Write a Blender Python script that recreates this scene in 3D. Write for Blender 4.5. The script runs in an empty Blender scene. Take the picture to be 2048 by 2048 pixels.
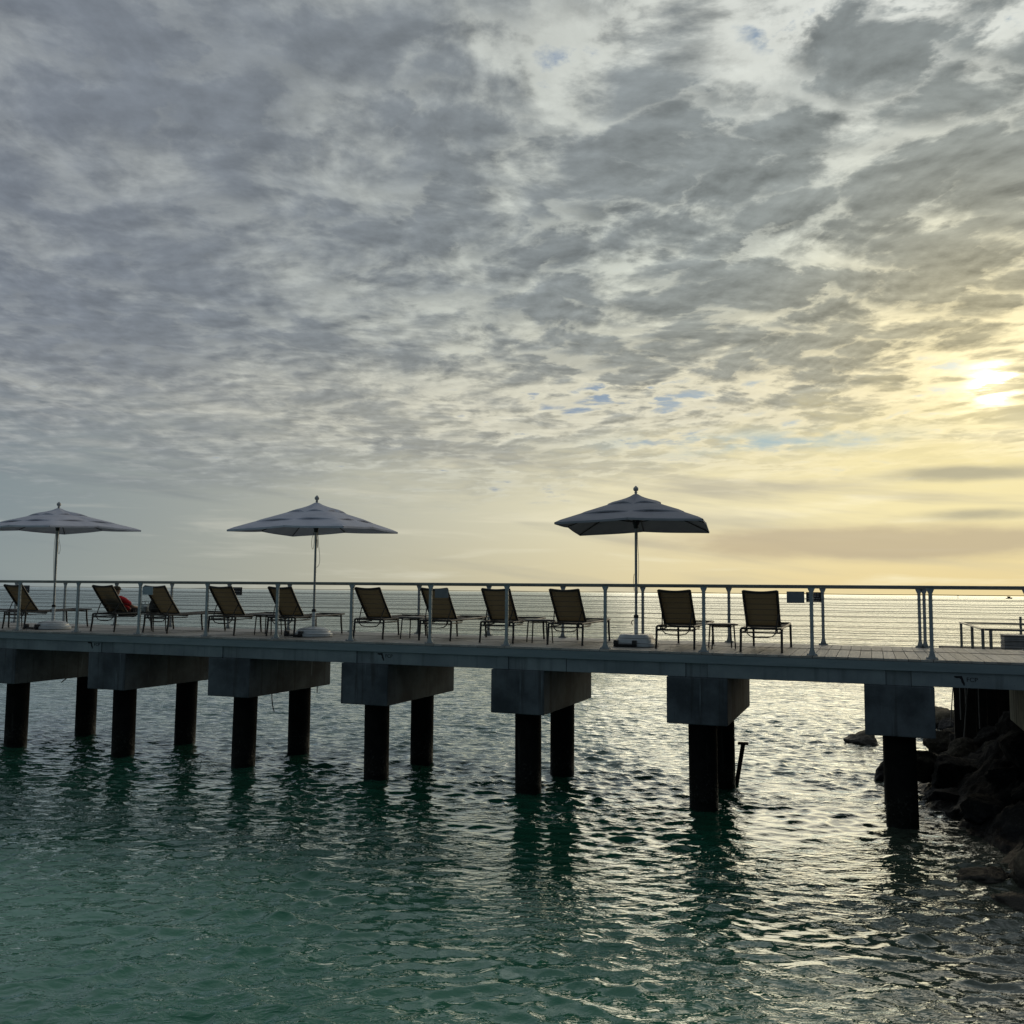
import bpy, math
from mathutils import Vector
R = math.radians
F_PX, YAW, PITCH, ROLL = 1863.7, 0.366474, 0.0852225, 0.0094037
EYE = 3.42
SUN_DIR = Vector((0.1146, 0.9728, 0.2013)).normalized()

class NT:
    """small helper to write node trees as expressions"""
    def __init__(s, tree): s.t = tree; s.n = tree.nodes; s.l = tree.links
    def node(s, typ, **kw):
        nd = s.n.new(typ)
        for k, v in kw.items(): setattr(nd, k, v)
        return nd
    def put(s, sock, v):
        if isinstance(v, bpy.types.NodeSocket): s.l.new(v, sock)
        elif v is not None:
            if hasattr(sock.default_value, '__len__') and not hasattr(v, '__len__'): v = (v,)*len(sock.default_value)
            if hasattr(v, '__len__') and len(sock.default_value) == 4 and len(v) == 3: v = tuple(v)+(1,)
            sock.default_value = v
    def m(s, op, a, b=None, c=None, clamp=False):
        nd = s.node('ShaderNodeMath', operation=op, use_clamp=clamp)
        for i, v in enumerate((a, b, c)):
            if v is not None: s.put(nd.inputs[i], v)
        return nd.outputs[0]
    def add(s, a, b): return s.m('ADD', a, b)
    def sub(s, a, b): return s.m('SUBTRACT', a, b)
    def mul(s, a, b): return s.m('MULTIPLY', a, b)
    def div(s, a, b): return s.m('DIVIDE', a, b)
    def pw(s, a, b): return s.m('POWER', a, b)
    def ss(s, x, lo, hi, a=0., b=1.):
        nd = s.node('ShaderNodeMapRange', interpolation_type='SMOOTHSTEP')
        for i, v in zip((0, 1, 2, 3, 4), (x, lo, hi, a, b)): s.put(nd.inputs[i], v)
        return nd.outputs[0]
    def lin(s, x, lo, hi, a=0., b=1.):
        nd = s.node('ShaderNodeMapRange', interpolation_type='LINEAR'); nd.clamp = True
        for i, v in zip((0, 1, 2, 3, 4), (x, lo, hi, a, b)): s.put(nd.inputs[i], v)
        return nd.outputs[0]
    def mix(s, f, a, b, mode='MIX'):
        nd = s.node('ShaderNodeMix', data_type='RGBA', blend_type=mode)
        s.put(nd.inputs[0], f); s.put(nd.inputs[6], a); s.put(nd.inputs[7], b)
        return nd.outputs[2]
    def xyz(s, x, y, z=0.):
        nd = s.node('ShaderNodeCombineXYZ')
        for i, v in enumerate((x, y, z)): s.put(nd.inputs[i], v)
        return nd.outputs[0]
    def sep(s, v):
        nd = s.node('ShaderNodeSeparateXYZ'); s.put(nd.inputs[0], v)
        return nd.outputs
    def noise(s, vec, scale, detail=4., rough=.55, dist=0., lac=2., typ='FBM'):
        nd = s.node('ShaderNodeTexNoise', noise_type=typ, noise_dimensions='3D')
        s.put(nd.inputs['Vector'], vec)
        for k, v in (('Scale', scale), ('Detail', detail), ('Roughness', rough), ('Lacunarity', lac), ('Distortion', dist)):
            s.put(nd.inputs[k], v)
        return nd.outputs[0]
    def vop(s, op, a, b):
        nd = s.node('ShaderNodeVectorMath', operation=op)
        s.put(nd.inputs[0], a)
        if op == 'SCALE': s.put(nd.inputs['Scale'], b)
        else: s.put(nd.inputs[1], b)
        return nd.outputs['Value' if op in ('DOT_PRODUCT', 'LENGTH') else 'Vector']
    def scol(s, c, f): return s.vop('SCALE', c, f)

def build_world():
    world = bpy.data.worlds.new("World"); bpy.context.scene.world = world
    world.use_nodes = True
    t = world.node_tree; t.nodes.clear(); N = NT(t)
    out = N.node('ShaderNodeOutputWorld'); bg = N.node('ShaderNodeBackground')
    t.links.new(bg.outputs[0], out.inputs[0])
    S = 0.1
    bg.inputs[1].default_value = S
    sky = N.node('ShaderNodeTexSky', sky_type='NISHITA')
    sky.sun_disc = False
    sky.sun_elevation = math.asin(SUN_DIR.z)
    sky.sun_rotation = math.atan2(SUN_DIR.x, SUN_DIR.y)
    sky.altitude = 0; sky.air_density = 1.0; sky.dust_density = 1.5; sky.ozone_density = 2.0
    D = N.node('ShaderNodeTexCoord').outputs['Generated']
    x, y, z = N.sep(D)
    c, sn = math.cos(YAW), math.sin(YAW)
    u = N.add(N.mul(x, c), N.mul(y, sn)); v = N.sub(N.mul(y, c), N.mul(x, sn))
    az = N.m('ARCTAN2', u, v); el = N.m('ARCSINE', z)
    zc = N.m('MAXIMUM', z, 0.0)
    inv = N.div(1.0, N.add(zc, 0.075))
    U = N.mul(u, inv); V = N.mul(v, inv)
    cosg = N.m('MAXIMUM', N.vop('DOT_PRODUCT', D, tuple(SUN_DIR)), 0.0)
    def gauss(a0, e0, sa, se):
        a = N.div(N.sub(az, a0), sa); e = N.div(N.sub(el, e0), se)
        return N.m('EXPONENT', N.mul(N.add(N.mul(a, a), N.mul(e, e)), -1.0))
    # ---- main cloud deck, seen in perspective on a plane overhead
    P = N.xyz(U, N.mul(V, 0.95), 0.0)
    w = N.noise(P, 1.1, 2.0, .5)
    P = N.vop('ADD', P, N.xyz(N.mul(N.sub(w, .5), .40), N.mul(N.sub(w, .5), -.2), 3.7))
    big = N.noise(P, 1.05, 2.0, .5)
    CS = 4.7
    f1 = N.noise(P, CS, 11.0, .58, .12)
    fw = N.noise(P, 9.0, 6.0, .62)
    vo = N.node('ShaderNodeTexVoronoi', feature='F1'); vo.inputs['Scale'].default_value = 7.6
    N.put(vo.inputs['Vector'], N.vop('ADD', P, N.xyz(N.mul(N.sub(fw, .5), .26), N.mul(N.sub(f1, .5), .34), 0.)))
    puff = N.sub(.48, vo.outputs[0])
    band = N.noise(N.vop('MULTIPLY', P, (1.0, .34, 1.0)), 3.6, 2.0, .5)
    su = SUN_DIR.x*c + SUN_DIR.y*sn; sv = SUN_DIR.y*c - SUN_DIR.x*sn
    L = math.hypot(su, sv)
    f2 = N.noise(N.vop('ADD', P, (su/L*.04, sv/L*.04*.85, .0)), CS, 11.0, .58, .12)
    relief = N.sub(f1, f2)
    fw0 = N.noise(P, 5.0, 6.0, .6)
    # guide: where the deck is thick, thin or broken
    guide = N.add(.055, N.mul(N.sub(big, .5), .45))
    guide = N.add(guide, N.mul(gauss(-.45, .50, .42, .30), .16))      # smooth grey bank, upper left
    guide = N.add(guide, N.mul(gauss(-.40, .27, .30, .11), .10))
    guide = N.add(guide, N.mul(gauss(.36, .31, .22, .075), .17))      # grey bank over the sun
    guide = N.add(guide, N.mul(gauss(-.02, .30, .20, .05), .06))
    guide = N.sub(guide, N.mul(gauss(.46, .515, .08, .030), N.mul(N.ss(fw0, .40, .62), .62)))
    guide = N.sub(guide, N.mul(gauss(.36, .545, .10, .020), N.mul(N.ss(fw0, .38, .60), .60)))
    guide = N.add(guide, N.mul(gauss(.20, .50, .30, .10), .05))
    guide = N.sub(guide, N.mul(gauss(-.05, .175, .40, .035), .06))       # blue gaps, upper right
    guide = N.sub(guide, N.mul(gauss(.12, .212, .10, .022), N.mul(N.ss(fw0, .38, .60), .50)))
    guide = N.sub(guide, N.mul(gauss(.25, .160, .12, .012), N.mul(N.ss(fw0, .42, .62), .34)))     # blue gaps, middle
    guide = N.sub(guide, N.mul(gauss(.10, .41, .22, .05), .0))
    guide = N.sub(guide, N.mul(gauss(.478, .20, .070, .034), .17))    # the hole the sun shines through
    T = N.add(N.add(N.mul(puff, N.lin(N.add(az, N.mul(el, -.25)), -.5, .2, .10, .30)), N.add(.5, N.add(N.mul(N.sub(f1, .5), 1.25), N.mul(N.sub(fw, .5), N.lin(N.add(az, N.mul(el, -.25)), -.5, .1, .08, .26))))), N.add(guide, N.mul(N.sub(band, .5), .55)))                       # optical thickness
    soft = N.ss(N.add(az, N.mul(el, -.25)), -.45, .10)   # left bank is blurrier
    # ---- colours by angle from the sun
    w4 = N.pw(cosg, 5.0); w12 = N.pw(cosg, 14.0); w60 = N.pw(cosg, 90.0); core = N.pw(cosg, 9000.0)
    low = N.ss(el, .37, .19)                             # warmth sits low, the overhead deck stays grey
    hi_r = gauss(.42, .62, .42, .26)
    dark = N.mix(w4, (.182, .208, .248), (.275, .303, .288))
    dark = N.mix(N.mul(w12, low), dark, (.36, .355, .285))
    lowband = N.mul(gauss(.06, .185, .42, .055), .75)
    dark = N.mix(lowband, dark, (.37, .375, .335))
    dark = N.mix(w60, dark, (.50, .45, .29))
    lite = N.mix(w4, (.325, .350, .362), (.61, .645, .555))
    lite = N.mix(N.mul(hi_r, .9), lite, (.66, .68, .64))
    lite = N.mix(N.mul(w12, low), lite, (.88, .76, .48))
    lite = N.mix(lowband, lite, (.66, .63, .50))
    lite = N.mix(w60, lite, (1.0, .87, .52))
    k = N.ss(T, N.lin(soft, 0, 1, .26, .36), N.lin(soft, 0, 1, .82, .69))
    cloud = N.mix(k, lite, dark)
    rel = N.add(1.0, N.mul(relief, N.lin(soft, 0, 1, -1.3, -2.2)))
    cloud = N.scol(cloud, N.m('MAXIMUM', rel, .35))
    fil = N.mul(N.ss(T, .22, .33), N.sub(1.0, N.ss(T, .36, .50)))
    cloud = N.mix(N.mul(fil, N.lin(soft, 0, 1, .15, .6)), cloud, N.scol(lite, 1.12))
    seam = N.ss(N.add(vo.outputs[0], N.mul(N.sub(fw, .5), .5)), .56, .86)      # thin seams between the puffs let light through
    cloud = N.mix(N.mul(seam, N.lin(soft, 0, 1, .20, .60)), cloud, N.scol(lite, 1.10))
    # ---- clear air behind: the sky texture
    clear = N.scol(sky.outputs[0], S*0.62)
    clear = N.mix(.85, clear, N.mix(N.pw(cosg, 14.0), (.10, .185, .37), (.46, .56, .54)))
    cov = N.ss(T, .13, .34)
    colr = N.mix(cov, clear, cloud)
    # ---- low haze and thin streaks towards the horizon
    st = N.noise(N.xyz(N.mul(az, 3.2), N.mul(el, 34.0), 1.3), 1.6, 6.0, .55, .4)
    st2 = N.noise(N.xyz(N.mul(az, 2.2), N.add(N.mul(el, 22.0), N.mul(az, 2.5)), 7.3), 1.2, 4.0, .5, .2)
    wl = N.pw(cosg, 4.2); wl2 = N.pw(cosg, 22.0)
    haze = N.mix(wl, (.165, .225, .270), (.98, .89, .60))
    haze = N.mix(wl2, haze, (.93, .80, .42))
    lowhz = N.mix(wl, (.215, .275, .30), (.93, .78, .44))
    lowhz = N.mix(wl2, lowhz, (.82, .64, .30))
    haze = N.mix(N.ss(el, .09, .0), haze, lowhz)
    streak_l = N.mix(wl, (.345, .385, .395), (1.06, .95, .62)); streak_d = N.mix(wl, (.150, .195, .235), (.56, .51, .38))
    haze = N.mix(N.mul(N.ss(st, .50, .72), .75), haze, streak_l)
    haze = N.mix(N.mul(N.ss(st2, .50, .70), N.lin(el, .0, .13, .40, .9)), haze, streak_d)
    edge = N.add(.135, N.add(N.mul(N.sub(f1, .5), .13), N.mul(N.sub(w, .5), .08)))
    edge = N.add(edge, N.mul(N.m('MAXIMUM', az, 0.0), .06))
    hk = N.ss(el, N.add(edge, .060), N.sub(edge, .060))
    colr = N.mix(hk, colr, haze)
    # ---- dark bars low in front of the glow
    bars = N.add(gauss(.46, .118, .12, .010), N.mul(gauss(.47, .078, .11, .008), .8))
    bank = N.mul(gauss(.37, .052, .24, .020), 1.15)
    bn = N.noise(N.xyz(N.mul(az, 14.), N.mul(el, 60.), 2.), 1.0, 5.0, .55)
    bars = N.ss(N.mul(bars, N.add(.45, bn)), .25, .95)
    bank = N.ss(N.mul(bank, N.add(.45, bn)), .22, .85)
    colr = N.mix(N.mul(bank, .85), colr, (.55, .455, .30))
    colr = N.mix(N.mul(bars, .75), colr, (.37, .35, .27))
    pale = N.mul(gauss(.26, .157, .13, .011), N.ss(N.noise(N.xyz(N.mul(az, 9.), N.mul(el, 30.), 4.), 1.3, 5.0, .6), .38, .58))
    colr = N.mix(N.mul(pale, .85), colr, (.40, .52, .54))
    # ---- the sun behind the veil
    thin = N.sub(1.0, N.ss(T, .26, .50))
    glow = N.add(N.mul(core, N.add(.30, N.mul(thin, 6.0))), N.mul(N.pw(cosg, 900.0), N.mul(.24, N.add(.05, thin))))
    colr = N.vop('ADD', colr, N.scol((1.0, .88, .58), glow))
    # ---- the sky behind the photographer is plain dusky blue-grey
    back = N.ss(v, .15, -.50)
    colr = N.mix(N.mul(back, .9), colr, N.mix(N.ss(z, 0., .8), (.032, .058, .085), (.105, .142, .178)))
    colr = N.mix(N.ss(z, 0.0, -.02), colr, (.06, .09, .08))
    t.links.new(N.scol(colr, 1.0/S), bg.inputs[0])

def build_camera():
    cam = bpy.data.cameras.new("camera"); o = bpy.data.objects.new("camera", cam)
    bpy.context.scene.collection.objects.link(o)
    cam.sensor_width = 36; cam.sensor_fit = 'HORIZONTAL'
    cam.lens = 36*F_PX/2048; cam.clip_start = .1; cam.clip_end = 60000
    f = Vector((-math.sin(YAW)*math.cos(PITCH), math.cos(YAW)*math.cos(PITCH), math.sin(PITCH)))
    r0 = Vector((math.cos(YAW), math.sin(YAW), 0)); u0 = r0.cross(f)
    r = r0*math.cos(ROLL)+u0*math.sin(ROLL); u = -r0*math.sin(ROLL)+u0*math.cos(ROLL)
    from mathutils import Matrix
    m = Matrix((r, u, -f)).transposed().to_4x4(); m.translation = (0, 0, EYE)
    o.matrix_world = m
    bpy.context.scene.camera = o
import bmesh, random, numpy as np
from mathutils import Matrix, noise as mnoise
COL = bpy.context.scene.collection
ZD = EYE - 0.923            # deck level above the water
YR, YB = 14.96, 18.16       # near and far railing lines
YF = 14.84                  # face of the pier
random.seed(7)

# ------------------------------------------------------------------ materials
def mat(name, rough=.6, metal=0., spec=.5):
    m = bpy.data.materials.new(name); m.use_nodes = True
    t = m.node_tree; t.nodes.clear(); N = NT(t)
    out = N.node('ShaderNodeOutputMaterial'); b = N.node('ShaderNodeBsdfPrincipled')
    t.links.new(b.outputs[0], out.inputs[0])
    b.inputs['Roughness'].default_value = rough; b.inputs['Metallic'].default_value = metal
    b.inputs['Specular IOR Level'].default_value = spec
    return m, N, b, out
def bump(N, b, h, dist, strength=1.):
    n = N.node('ShaderNodeBump'); n.inputs['Strength'].default_value = strength
    n.inputs['Distance'].default_value = dist; N.put(n.inputs['Height'], h)
    N.l.new(n.outputs[0], b.inputs['Normal']); return n
def wpos(N): return N.node('ShaderNodeNewGeometry').outputs['Position']
def opos(N): return N.node('ShaderNodeTexCoord').outputs['Object']
M = {}
def simple(key, c, c2=None, rough=.5, metal=0., scale=9., bumpd=0., spec=.5):
    m, N, b, _ = mat(key, rough, metal, spec)
    if c2 is None: c2 = tuple(x*.75 for x in c)
    n = N.noise(opos(N), scale, 5.)
    N.put(b.inputs['Base Color'], N.mix(N.ss(n, .35, .65), c2, c))
    if bumpd: bump(N, b, N.noise(opos(N), scale*4, 6.), bumpd, .6)
    M[key] = m; return m
simple('frame_bronze', (.022, .018, .014), rough=.38, spec=.5)
simple('rail_metal', (.40, .43, .43), (.31, .34, .34), rough=.42, metal=.35, scale=14)
simple('handrail_metal', (.30, .30, .27), (.22, .22, .20), rough=.4, metal=.4, scale=6)
simple('cable_steel', (.06, .06, .055), rough=.5, metal=.5)
simple('pole_metal', (.42, .42, .40), (.34, .34, .33), rough=.35, metal=.5, scale=5)
simple('black_plastic', (.012, .012, .013), rough=.45)
simple('white_plastic', (.70, .72, .71), (.60, .62, .61), rough=.33, scale=7)
simple('rope', (.32, .30, .25), rough=.9, scale=60)
simple('sign_grey', (.20, .205, .21), (.17, .175, .18), rough=.5, scale=12)
simple('sign_sheen', (.34, .40, .42), (.29, .35, .37), rough=.4, scale=12)  # grey plate lightened, its reflection put into the colour
simple('sign_black', (.018, .018, .02), rough=.45)
simple('sign_text', (.32, .32, .31), rough=.6)
simple('stencil_paint', (.012, .013, .016), rough=.85, scale=40)
simple('rust', (.05, .03, .018), (.02, .014, .01), rough=.9, scale=22, bumpd=.01)
simple('skin', (.30, .17, .11), rough=.5)
simple('red_cloth', (.62, .015, .02), (.45, .010, .013), rough=.85, scale=25)
simple('dark_cloth', (.018, .020, .028), rough=.9, scale=25)
simple('olive_cap', (.07, .055, .03), rough=.9, scale=25)
simple('pack_cloth', (.014, .014, .013), (.03, .03, .027), rough=.8, scale=18)
simple('white_paint', (.62, .62, .60), rough=.5)
simple('hull_dark', (.04, .05, .055), rough=.6)
simple('dock_wood', (.15, .14, .125), (.09, .085, .075), rough=.75, scale=5)
simple('crate_grey', (.34, .33, .32), (.25, .245, .24), rough=.6, scale=7)
simple('bulkhead_wood', (.028, .026, .022), (.012, .011, .01), rough=.9, scale=4)
simple('pale_pole', (.30, .29, .27), rough=.7, scale=12)

def canopy_mat(key, f):
    m, N, b, out = mat(key, .85, spec=.2)
    n = N.noise(opos(N), 3.2, 5.); fine = N.noise(opos(N), 60., 3.)
    c = N.mix(N.ss(n, .3, .7), tuple(k*f for k in (.50, .50, .55)), tuple(k*f for k in (.58, .58, .63)))
    N.put(b.inputs['Base Color'], c)
    bump(N, b, N.add(N.mul(n, 1.), N.mul(fine, .04)), .03, .5)
    tr = N.node('ShaderNodeBsdfTranslucent'); N.put(tr.inputs[0], tuple(k*f*f for k in (.13, .13, .15)))
    a = N.node('ShaderNodeAddShader'); N.l.new(b.outputs[0], a.inputs[0]); N.l.new(tr.outputs[0], a.inputs[1])
    N.l.new(a.outputs[0], out.inputs[0]); M[key] = m
canopy_mat('canopy_fabric', 1.); canopy_mat('canopy_fabric_shaded', .62)  # second copy is the same fabric darkened, shade put into its colour
def sling_mat():
    m, N, b, out = mat('sling_mesh', .75, spec=.25)
    x, y, z = N.sep(opos(N))
    n = N.noise(opos(N), 5., 4.)
    st = N.m('SINE', N.mul(x, 260.))
    c = N.mix(N.ss(n, .3, .7), (.046, .039, .029), (.064, .055, .042))
    c = N.scol(c, N.add(.95, N.mul(st, .12)))
    N.put(b.inputs['Base Color'], c)
    tr = N.node('ShaderNodeBsdfTranslucent'); N.put(tr.inputs[0], (.215, .194, .148))
    a = N.node('ShaderNodeAddShader'); N.l.new(b.outputs[0], a.inputs[0]); N.l.new(tr.outputs[0], a.inputs[1])
    N.l.new(a.outputs[0], out.inputs[0]); M['sling'] = m
sling_mat()
def concrete_mat(key, c1, c2, stain, amount, cstain=(.035, .035, .032)):
    m, N, b, _ = mat(key, .82, spec=.35)
    P = wpos(N); x, y, z = N.sep(P)
    cl = N.noise(P, 1.7, 6., .6)
    c = N.mix(N.ss(cl, .32, .68), c2, c1)
    drip = N.noise(N.xyz(N.mul(N.add(x, N.mul(y, .63)), 9.), N.mul(y, 4.), N.mul(z, .55)), 1., 5., .6, .15)
    pale = N.noise(N.xyz(N.mul(N.add(x, N.mul(y, .5)), 17.), 3., N.mul(z, .8)), 1., 3., .5, .1)
    c = N.mix(N.mul(N.ss(drip, .52, .70), amount), c, cstain)
    c = N.mix(N.mul(N.ss(pale, .64, .78), stain), c, tuple(min(1., k*1.9) for k in c1))
    pit = N.noise(P, 38., 4., .6)
    c = N.mix(N.mul(N.ss(pit, .62, .74), .4), c, cstain)
    N.put(b.inputs['Base Color'], c)
    bump(N, b, N.add(N.mul(pit, .5), cl), .012, .5)
    M[key] = m
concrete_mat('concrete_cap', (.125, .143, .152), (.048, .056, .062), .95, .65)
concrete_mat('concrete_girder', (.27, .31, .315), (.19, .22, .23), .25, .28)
concrete_mat('concrete_infill', (.235, .265, .27), (.165, .19, .20), .3, .35)
concrete_mat('concrete_cap_lit', (.36, .34, .25), (.24, .225, .16), .4, .8)  # cap concrete lightened and warmed, light on the end cap put into colour
def fascia_mat():
    m, N, b, _ = mat('fascia_board', .6, spec=.4)
    P = wpos(N); x, y, z = N.sep(P)
    n = N.noise(N.xyz(N.mul(x, .8), y, N.mul(z, 6.)), 1.5, 6., .6)
    N.put(b.inputs['Base Color'], N.mix(N.ss(n, .3, .7), (.19, .24, .25), (.25, .30, .31)))
    bump(N, b, N.noise(N.xyz(N.mul(x, 2.), y, N.mul(z, 60.)), 2., 4.), .004, .5)
    M['fascia'] = m
fascia_mat()
def deck_mat():
    m, N, b, _ = mat('deck_boards', .55, spec=.45)
    P = wpos(N); x, y, z = N.sep(P)
    idx = N.m('FLOOR', N.div(x, .1655)); half = N.m('FLOOR', N.div(N.sub(y, 14.9), 1.63))
    wn = N.node('ShaderNodeTexWhiteNoise', noise_dimensions='2D'); N.put(wn.inputs['Vector'], N.xyz(idx, half))
    grain = N.noise(N.xyz(N.mul(x, 42.), N.mul(y, 1.6), idx), 1.5, 6., .6, .4)
    wear = N.noise(P, 1.1, 5., .6)
    c = N.mix(wn.outputs[0], (.29, .275, .245), (.42, .40, .365))
    c = N.mix(N.mul(N.ss(grain, .5, .75), .45), c, (.20, .185, .16))
    c = N.mix(N.mul(N.ss(wear, .5, .72), .35), c, (.22, .20, .175))
    N.put(b.inputs['Base Color'], c)
    N.put(b.inputs['Roughness'], N.lin(grain, .3, .7, .42, .68))
    bump(N, b, grain, .003, .6)
    M['deck'] = m
deck_mat()
def pile_mat():
    m, N, b, _ = mat('pile_concrete', .85, spec=.15)
    P = wpos(N); x, y, z = N.sep(P)
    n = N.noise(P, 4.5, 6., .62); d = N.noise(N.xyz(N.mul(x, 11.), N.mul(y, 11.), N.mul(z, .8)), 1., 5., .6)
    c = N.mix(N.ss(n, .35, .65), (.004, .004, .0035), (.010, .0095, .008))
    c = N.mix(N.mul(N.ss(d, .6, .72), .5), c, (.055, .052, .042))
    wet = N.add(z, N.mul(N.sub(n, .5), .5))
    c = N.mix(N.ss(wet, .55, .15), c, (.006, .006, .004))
    barn = N.noise(P, 26., 4., .6)
    band = N.mul(N.ss(wet, .05, .22), N.ss(wet, .62, .38))
    c = N.mix(N.mul(N.mul(N.ss(barn, .56, .64), band), .5), c, (.085, .08, .068))
    N.put(b.inputs['Base Color'], c)
    N.put(b.inputs['Roughness'], N.ss(wet, .1, .6, .45, .85))
    bump(N, b, N.add(n, N.mul(N.mul(barn, band), 1.5)), .03, .7)
    M['pile'] = m
pile_mat()
def rock_mat(key, c1, c2, c3):
    m, N, b, _ = mat(key, .8, spec=.35)
    P = wpos(N); x, y, z = N.sep(P)
    n = N.noise(P, 3.2, 8., .62, .3); f = N.noise(P, 17., 7., .66)
    v = N.node('ShaderNodeTexVoronoi'); N.put(v.inputs['Vector'], P); v.inputs['Scale'].default_value = 13.
    c = N.mix(N.ss(n, .33, .66), c2, c1)
    c = N.mix(N.mul(N.ss(f, .52, .66), .7), c, c3)
    c = N.mix(N.ss(z, .30, .08), c, tuple(k*.35 for k in c2))      # wet, weedy foot at the tide line
    N.put(b.inputs['Base Color'], c)
    N.put(b.inputs['Roughness'], N.ss(z, .08, .4, .4, .9))
    bump(N, b, N.add(N.mul(f, .8), N.mul(v.outputs[0], .35)), .05, .9)
    M[key] = m
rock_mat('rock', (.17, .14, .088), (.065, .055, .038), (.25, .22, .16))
rock_mat('rock_half_shade', (.05, .043, .029), (.020, .017, .013), (.11, .10, .075))  # same rock darkened in colour for the shade under the pier
rock_mat('rock_shaded', (.012, .011, .008), (.004, .0038, .0034), (.042, .038, .032))  # rock nearly blackened, the bank's shade put into its colour

def water_mat():
    m, N, b, out = mat('sea_water', .05, spec=.5)
    P = wpos(N); x, y, z = N.sep(P)
    r = N.m('SQRT', N.add(N.mul(x, x), N.mul(y, y)))
    bn = N.noise(P, .16, 3., .5)
    sand = N.noise(P, .5, 3., .5)
    s = N.add(N.add(x, N.mul(y, .10)), N.mul(N.sub(bn, .5), 3.))
    c = N.mix(N.ss(N.add(x, N.mul(N.sub(bn, .5), 6.)), -14., -2.), WATER_TEAL, WATER_MID)
    deep_shade = N.ss(N.add(y, N.mul(N.sub(bn, .5), 3.)), 7.3, 11.5)             # pale sand close in; beyond, pier shade put into the deeper green
    c = N.mix(N.mul(deep_shade, .88), c, (.006, .070, .040))
    c = N.mix(N.ss(s, -1.2, 3.2), c, WATER_MUD)           # silt and stones off the bank
    c = N.scol(c, N.add(.82, N.mul(sand, .36)))
    c = N.mix(N.ss(r, 30., 160.), c, (.03, .09, .065))
    patch = N.ss(N.noise(N.xyz(x, N.mul(y, 1.6)), .35, 3., .55), .36, .62)
    # ripples finer than the mesh carries
    ca, sa = math.cos(YAW), math.sin(YAW)
    a = N.add(N.mul(x, ca), N.mul(y, sa)); d = N.sub(N.mul(y, ca), N.mul(x, sa))
    n1 = N.noise(N.xyz(N.mul(a, .55), d, 1.), 9., 3., .5, .6)
    n2 = N.noise(N.xyz(N.mul(a, .5), N.add(d, N.mul(a, .12)), 5.), 3.2, 3., .5, .5)
    n3 = N.noise(N.xyz(N.mul(a, .45), d, 9.), .85, 3., .5, .4)
    far = N.ss(r, 18., 60.)
    h = N.add(N.mul(n1, N.mul(N.add(.22, patch), .034)), N.mul(n2, N.mul(N.add(N.mul(N.ss(r, 9., 24.), .50), N.mul(far, .45)), .19)))
    h = N.add(h, N.mul(n3, N.mul(N.ss(r, 20., 75.), .50)))
    bm = N.node('ShaderNodeBump'); bm.inputs['Distance'].default_value = 1.; N.put(bm.inputs['Height'], h)
    lw = N.node('ShaderNodeLayerWeight'); N.l.new(bm.outputs[0], lw.inputs['Normal'])
    dif = N.node('ShaderNodeBsdfDiffuse'); N.put(dif.inputs[0], c)
    gl = N.node('ShaderNodeBsdfGlossy'); N.put(gl.inputs[0], (.90, .96, 1.)); N.put(gl.inputs['Roughness'], N.lin(r, 12., 220., .03, .13))
    N.l.new(bm.outputs[0], gl.inputs['Normal']); N.l.new(bm.outputs[0], dif.inputs['Normal'])
    fr = N.add(.022, N.mul(.978, N.pw(lw.outputs['Facing'], 3.0)))
    ms = N.node('ShaderNodeMixShader'); N.put(ms.inputs[0], fr); N.l.new(dif.outputs[0], ms.inputs[1]); N.l.new(gl.outputs[0], ms.inputs[2])
    N.l.new(ms.outputs[0], out.inputs[0]); N.n.remove(b)
    M['water'] = m
WATER_TEAL = (.125, .335, .205); WATER_MID = (.045, .200, .110); WATER_MUD = (.070, .072, .052)
water_mat()

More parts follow.
